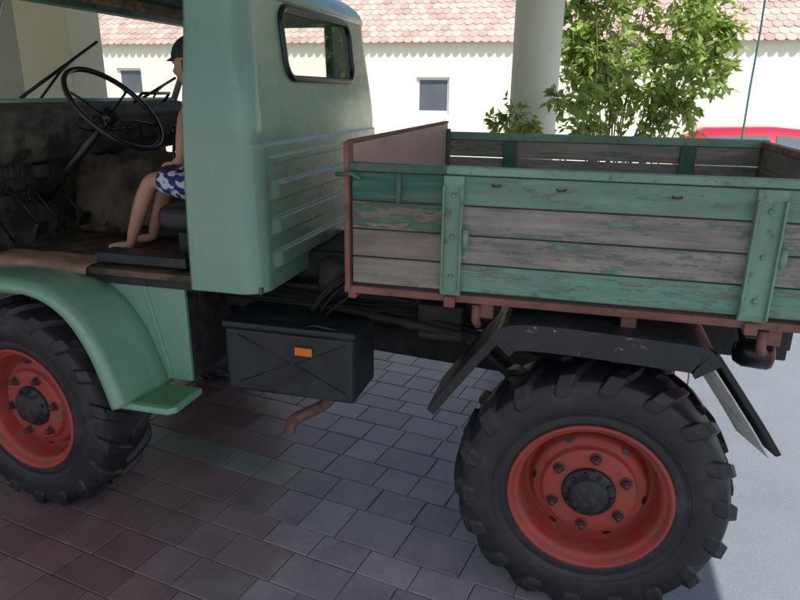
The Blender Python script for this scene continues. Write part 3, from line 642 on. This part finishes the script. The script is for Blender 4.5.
# ---- wheels
mb=MB(); mb.lathe([(0,-.05),(.17,-.04),(.2,0),(.2,.1),(0,.12)],28); W=mb.build('wheel',M_under,T,local=True)
mb=MB()
tp=[(.272,-.112),(.288,-.132),(.305,-.138),(.325,-.134),(.335,-.140),(.365,-.149),(.40,-.151),(.432,-.149),(.456,-.138),(.470,-.112),(.478,-.06),(.480,0)]
tp=tp+[(r,-y) for r,y in tp[::-1][1:]]
mb.lathe(tp,96)
NL=18
for s in (-1,1):
    secs=[(.474,-.004,.4995,-.004,0,.019),(.473,.045,.500,.045,.05,.024),(.470,.09,.4975,.094,.11,.028),(.458,.126,.487,.138,.17,.031),(.435,.143,.452,.157,.21,.031),(.418,.149,.424,.157,.225,.027),(.405,.149,.405,.1525,.23,.019)]
    for i in range(NL):
        t0=2*PI*(i+(.5 if s>0 else 0)+random.uniform(-.02,.02))/NL; vs=[]
        wr_=random.uniform(.95,1.05); hr=random.uniform(-.002,.0)
        for rb,yb,rt,yt,th,w in secs:
            for (r,y,ww) in ((rb,yb,w*1.25),(rt+(hr if rt>.48 else 0),yt,w*.85*wr_)):
                for sg in (-1,1):
                    a=t0+th+sg*ww/r; vs.append((r*math.cos(a),s*y,r*math.sin(a)))
        fs=[]
        for k in range(len(secs)-1):
            a=k*4;b_=a+4; fs+=[(a,a+2,b_+2,b_),(a+2,a+3,b_+3,b_+2),(a+3,a+1,b_+1,b_+3)]
        L4=(len(secs)-1)*4
        fs+=[(0,1,3,2),(L4,L4+2,L4+3,L4+1)]
        mb.add(vs,fs,0,False)
mb.lathe([(.342,-.142),(.345,-.1475),(.348,-.1435)],96)
tyre=mb.build('tyre',M_tyre,W,local=True,bevel=.005)
mb=MB()
mb.lathe([(.283,-.118),(.292,-.136),(.286,-.143),(.277,-.140),(.270,-.122),(.262,-.114),(.254,-.111),(.249,-.095),(.243,-.04),(.236,-.005),(.222,-.000),(.214,-.010),(.208,-.034),(.203,-.048),(.196,-.056),(.176,-.060),(.171,-.064),(.168,-.080),(.163,-.085),(.14,-.086),(.115,-.086),(.09,-.086),(.07,-.086)],72)
mb.lathe([(.283,-.118),(.243,.03),(.243,.10),(.283,.13)],48)
rim=mb.build('rim',M_rim,W,local=True)
for k in range(6):
    a=PI/6+k*PI/3; x,z=.138*math.cos(a),.138*math.sin(a); m2=MB()
    m2.lathe([(.0,-.119),(.010,-.117),(.010,-.108)],10,(x,0,z)); m2.lathe([(0,-.108),(.0155,-.108),(.017,-.102),(.017,-.084)],6,(x,0,z),sm=False); m2.lathe([(.022,-.085),(.021,-.090),(.015,-.091)],14,(x,0,z)); m2.build('wheel_nut',M_nut,W,local=True)
for k in range(6):
    a=k*PI/3; d=Vector((math.cos(a),0,math.sin(a))); tn=Vector((-math.sin(a),0,math.cos(a))); m2=MB()
    nrm2=(d*.45+Vector((0,-1,0))*.9).normalized(); up=nrm2.cross(tn)
    cpt=d*.198+Vector((0,-.0555,0)); m2.add([cpt+tn*.018*math.cos(q)+up*.008*math.sin(q)+nrm2*.004 for q in [2*PI*i/16 for i in range(16)]],[list(range(16))]); m2.build('slot_shade',M_plastic,W,local=True)  # flat black oval on the rim: shade of an open slot put in as colour
mb=MB(); mb.lathe([(.096,-.084),(.096,-.096),(.088,-.104),(.072,-.107),(.068,-.126),(.06,-.131),(.03,-.134),(0,-.134)],32)
hc=mb.build('hub_cap',M_hub,W,local=True)
for k in range(10): a=2*PI*k/10; mb=MB(); mb.lathe([(0,-.114),(.007,-.113),(.008,-.102)],6,(.081*math.cos(a),0,.081*math.sin(a)),sm=False); mb.build('hub_bolt',M_hub,W,local=True)
o0=absloc(T); SC=1.03
def placew(w,x,y,rz,roll):
    w.location=Vector((x,y,.44))-o0; w.rotation_euler=(Matrix.Rotation(rz,3,'Z')@Matrix.Rotation(roll,3,'Y')).to_euler(); w.scale=(SC,SC,SC)
placew(W,.14,2.355,0,.1)
for x,y,rz,rl in ((-2.365,2.355,-.12,.35),(.14,3.86,PI,.3),(-2.365,3.86,PI-.12,.9)): placew(copy_tree(W,T),x,y,rz,rl)
T.location.z=LIFT
# ================================================================== loose things in cab
mb=MB()
n1,n2=20,8; vs=[]
for i in range(n1+1):
    for j in range(n2+1):
        x=-2.57+.55*i/n1; y=2.30+.20*j/n2; z=1.128+.012*noise.noise(Vector((x*9,y*9,0)))+.010*noise.noise(Vector((x*30,y*20,3)))
        if j==0: y+=.004; z-=.030+.012*noise.noise(Vector((x*12,0,5)))
        if j==1: y=2.312
        vs.append((x,y,(max(z,1.085) if j<2 else max(z,1.128)+.004)+LIFT))
mb.add(vs,[(i*(n2+1)+j,i*(n2+1)+j+1,(i+1)*(n2+1)+j+1,(i+1)*(n2+1)+j) for i in range(n1) for j in range(n2)],0,True)
o=mb.build('floor_mat',M_card,None,solid=.004); tag(o,'tan cardboard mat folded over the cab sill by the doorway','mat')
mb=MB(); vs=[];n1,n2=48,36
for i in range(n1+1):
    for j in range(n2+1):
        u=i/n1; w=j/n2; x=-2.5+.7*u; y=2.84+.56*w; ht=1.49-.33*abs(2*w-1)**5
        z=ht+.05*noise.noise(Vector((x*7,y*7,1)))+.04*abs(noise.noise(Vector((x*16,y*16,4))))+.015*noise.noise(Vector((x*40,y*40,4)))
        vs.append((x,y,z+.03+LIFT))
mb.add(vs,[(i*(n2+1)+j,i*(n2+1)+j+1,(i+1)*(n2+1)+j+1,(i+1)*(n2+1)+j) for i in range(n1) for j in range(n2)],0,True)
o=mb.build('blanket',M_blanket,None,solid=.008); tag(o,'crumpled brown cloth over the engine cover inside the cab','cloth')
# ================================================================== child
def skin_mesh(name,pts,edges,rad,root=0,sub=2):
    me=bpy.data.meshes.new(name); me.from_pydata(pts,edges,[]); o=bpy.data.objects.new(name,me); C.objects.link(o)
    sk=o.modifiers.new('skin','SKIN'); 
    if not me.skin_vertices: me.skin_vertices.new(name='skin')
    for i,r in enumerate(rad):
        r=r if isinstance(r,tuple) else (r,r); me.skin_vertices[0].data[i].radius=r; me.skin_vertices[0].data[i].use_root=(i==root)
    sk.use_smooth_shade=True; s=o.modifiers.new('sub','SUBSURF'); s.levels=sub; s.render_levels=sub
    bpy.context.view_layer.update(); dg=bpy.context.evaluated_depsgraph_get()
    m2=bpy.data.meshes.new_from_object(o.evaluated_get(dg)); out=([v.co.copy() for v in m2.vertices],[tuple(p.vertices) for p in m2.polygons])
    bpy.data.objects.remove(o); return out
P=[];E=[];Rr=[]
def J(p,r,par=None):
    P.append(Vector(p)); Rr.append(r); 
    if par is not None: E.append((par,len(P)-1))
    return len(P)-1
PXc=-1.595; HZ=.02
pel=J((PXc,2.70,1.455),(.085,.075)); sp=J((PXc+.0,2.70,1.55),(.075,.062),pel); ch=J((PXc-.025,2.70,1.68),(.085,.07),sp); up_=J((PXc-.04,2.70,1.77),(.06,.055),ch); nk=J((-1.645,2.70,1.825),.033,up_); hd=J((-1.65,2.70,1.885),.035,nk)
for s in (-1,1):
    hp=J((PXc-.03,2.70+s*.055,1.435),.062,pel); kn=J((-1.875,2.715+s*.085,1.475),.043,hp); cf=J((-1.94,2.715+s*.085,1.36),.040,kn); an=J((-2.01,2.71+s*.085,1.195),.026,cf); hl=J((-2.015,2.71+s*.085,1.160),.024,an); bl=J((-2.08,2.70+s*.095,1.150),.023,hl); J((-2.125,2.70+s*.1,1.144),.015,bl)
    sho=J((PXc-.05,2.70+s*.115,1.76),.038,up_); el=J((-1.645,2.70+s*.160,1.635),.029,sho); wr=J((-1.675,2.70+s*.135,1.572),.020,el); pm=J((-1.700,2.70+s*.120,1.560),(.024,.014),wr)
    for k,(dy,L) in enumerate(((-.021,.040),(-.008,.047),(.006,.044),(.019,.036))):
        b0=J((-1.722,2.70+s*.12+dy,1.557),.0065,pm); b1=J((-1.722-L*.5,2.70+s*.12+dy*1.2,1.555),.006,b0); J((-1.722-L,2.70+s*.12+dy*1.25,1.542),.005,b1)
    t0=J((-1.692,2.70+s*.12-s*.028,1.557),.007,pm); J((-1.718,2.70+s*.12-s*.042,1.553),.006,t0)
bv,bf=skin_mesh('tmp',P,E,Rr)
person=thing('person','child in dark cap and blue patterned shorts sitting in the driver seat','person',(-1.75,2.70,1.12))
mb=MB(); mb.add(bv,bf,0,True)
hc_=Vector((-1.655,2.70,1.945+HZ)); hv=[];nu,nvv=40,28; tilt=Matrix.Rotation(-.12,3,'Y')
for i in range(nvv+1):
    t=PI*i/nvv
    for j in range(nu):
        a=2*PI*j/nu; d=Vector((math.sin(t)*math.cos(a),math.sin(t)*math.sin(a),math.cos(t)))
        p=Vector((d.x*.092,d.y*.074,d.z*.112))
        if p.z<0: p.y*=1-.35*(-p.z/.112)**1.5; 
        if p.z<-.02 and d.x>0: p.x*=1-.45*min(1,(-p.z-.02)/.09)
        if d.x<0:
            fx=-d.x; p.x-= .020*math.exp(-((p.y)/.012)**2-((p.z+.015)/.018)**2)*fx
            for s in (-1,1): p.x+=.010*math.exp(-((p.y-s*.030)/.016)**2-((p.z-.010)/.012)**2)
            p.x-=.006*math.exp(-((p.y)/.022)**2-((p.z+.055)/.008)**2); p.x+=.004*math.exp(-((p.y)/.02)**2-((p.z+.062)/.003)**2)
            p.x-=.007*math.exp(-((p.y)/.022)**2-((p.z+.090)/.014)**2)
        hv.append(hc_+tilt@p)
mb.add(hv,[(i*nu+j,i*nu+(j+1)%nu,(i+1)*nu+(j+1)%nu,(i+1)*nu+j) for i in range(nvv) for j in range(nu)],0,True)
for s in (-1,1):
    for (dx,dz,r) in ((0.012,0,.018),(0.008,-.014,.012),(.016,.012,.014)):
        c_=hc_+Vector((dx,s*.076,dz)); mb.lathe([(0,-.006),(r*.7,-.005),(r,0),(r*.7,.005),(0,.006)],12,c_,'Y')
mb.build('body',M_skin,person)
for s in (-1,1): m2=MB(); m2.lathe([(0,-.008),(.006,-.005),(.008,0),(.006,.005),(0,.008)],12,hc_+Vector((-.078,s*.030,.010)),'X'); m2.build('eye',M_eye,person)
mb=MB(); vs=[]
for i in range(9):
    t=(PI*.5)*i/8
    for j in range(32):
        a=2*PI*j/32; vs.append(hc_+Vector((0.004+math.sin(t)*math.cos(a)*.102,math.sin(t)*math.sin(a)*.085,.028+math.cos(t)*.098)))
k0=len(vs)
for i in range(13):
    a=PI-1.0+2.0*i/12
    p=hc_+Vector((.004+math.cos(a)*.100,math.sin(a)*.083,.03)); q=p+Vector((-.030*math.cos((i-6)/6*1.2),0,-.012)); vs+=[p,q]
mb.add(vs,[(i*32+j,i*32+(j+1)%32,(i+1)*32+(j+1)%32,(i+1)*32+j) for i in range(8) for j in range(32)]+[(k0+2*i,k0+2*i+1,k0+2*i+3,k0+2*i+2) for i in range(12)],0,True); mb.build('cap',M_cap,person,solid=.003)
mb=MB(); vs=[]
for i in range(7):
    t=PI*.45+PI*.2*i/6
    for j in range(17):
        a=-1.75+3.5*j/16; vs.append(hc_+Vector((.004+math.sin(t)*math.cos(a)*.098,math.sin(t)*math.sin(a)*.080,math.cos(t)*.112)))
mb.add(vs,[(i*17+j,i*17+j+1,(i+1)*17+j+1,(i+1)*17+j) for i in range(6) for j in range(16)],0,True); mb.build('hair',M_hair,person,solid=.004)
P=[];E=[];Rr=[]
pel=J((PXc,2.70,1.455),(.098,.088)); J((PXc,2.70,1.52),(.088,.075),pel)
for s in (-1,1):
    hp=J((PXc-.03,2.70+s*.055,1.440),.078,pel); md=J((-1.76,2.712+s*.078,1.462),.068,hp); J((-1.85,2.715+s*.085,1.472),.062,md)
bv,bf=skin_mesh('tmp2',P,E,Rr); mb=MB(); mb.add(bv,bf,0,True); mb.build('shorts',M_shorts,person)
person.location.z+=LIFT

# ================================================================== light
w=bpy.data.worlds.new('World'); scene.world=w; w.use_nodes=True; nt=w.node_tree
sky=nt.nodes.new('ShaderNodeTexSky'); sky.sky_type='NISHITA'; sky.sun_disc=False
sd=Vector((.30,-.50,.81)).normalized(); sky.sun_elevation=math.asin(sd.z); sky.sun_rotation=math.atan2(sd.x,sd.y); sky.dust_density=2.0
nt.links.new(sky.outputs[0],nt.nodes['Background'].inputs[0]); nt.nodes['Background'].inputs[1].default_value=.15
sl_=bpy.data.lights.new('sun','SUN'); sl_.energy=5; sl_.angle=math.radians(.5); sl_.color=(1,.95,.87); so=bpy.data.objects.new('sun',sl_); C.objects.link(so); so.rotation_euler=sd.to_track_quat('Z','Y').to_euler(); so.location=(0,0,20)
scene.view_settings.view_transform='Standard'; scene.view_settings.look='None'; scene.view_settings.exposure=0
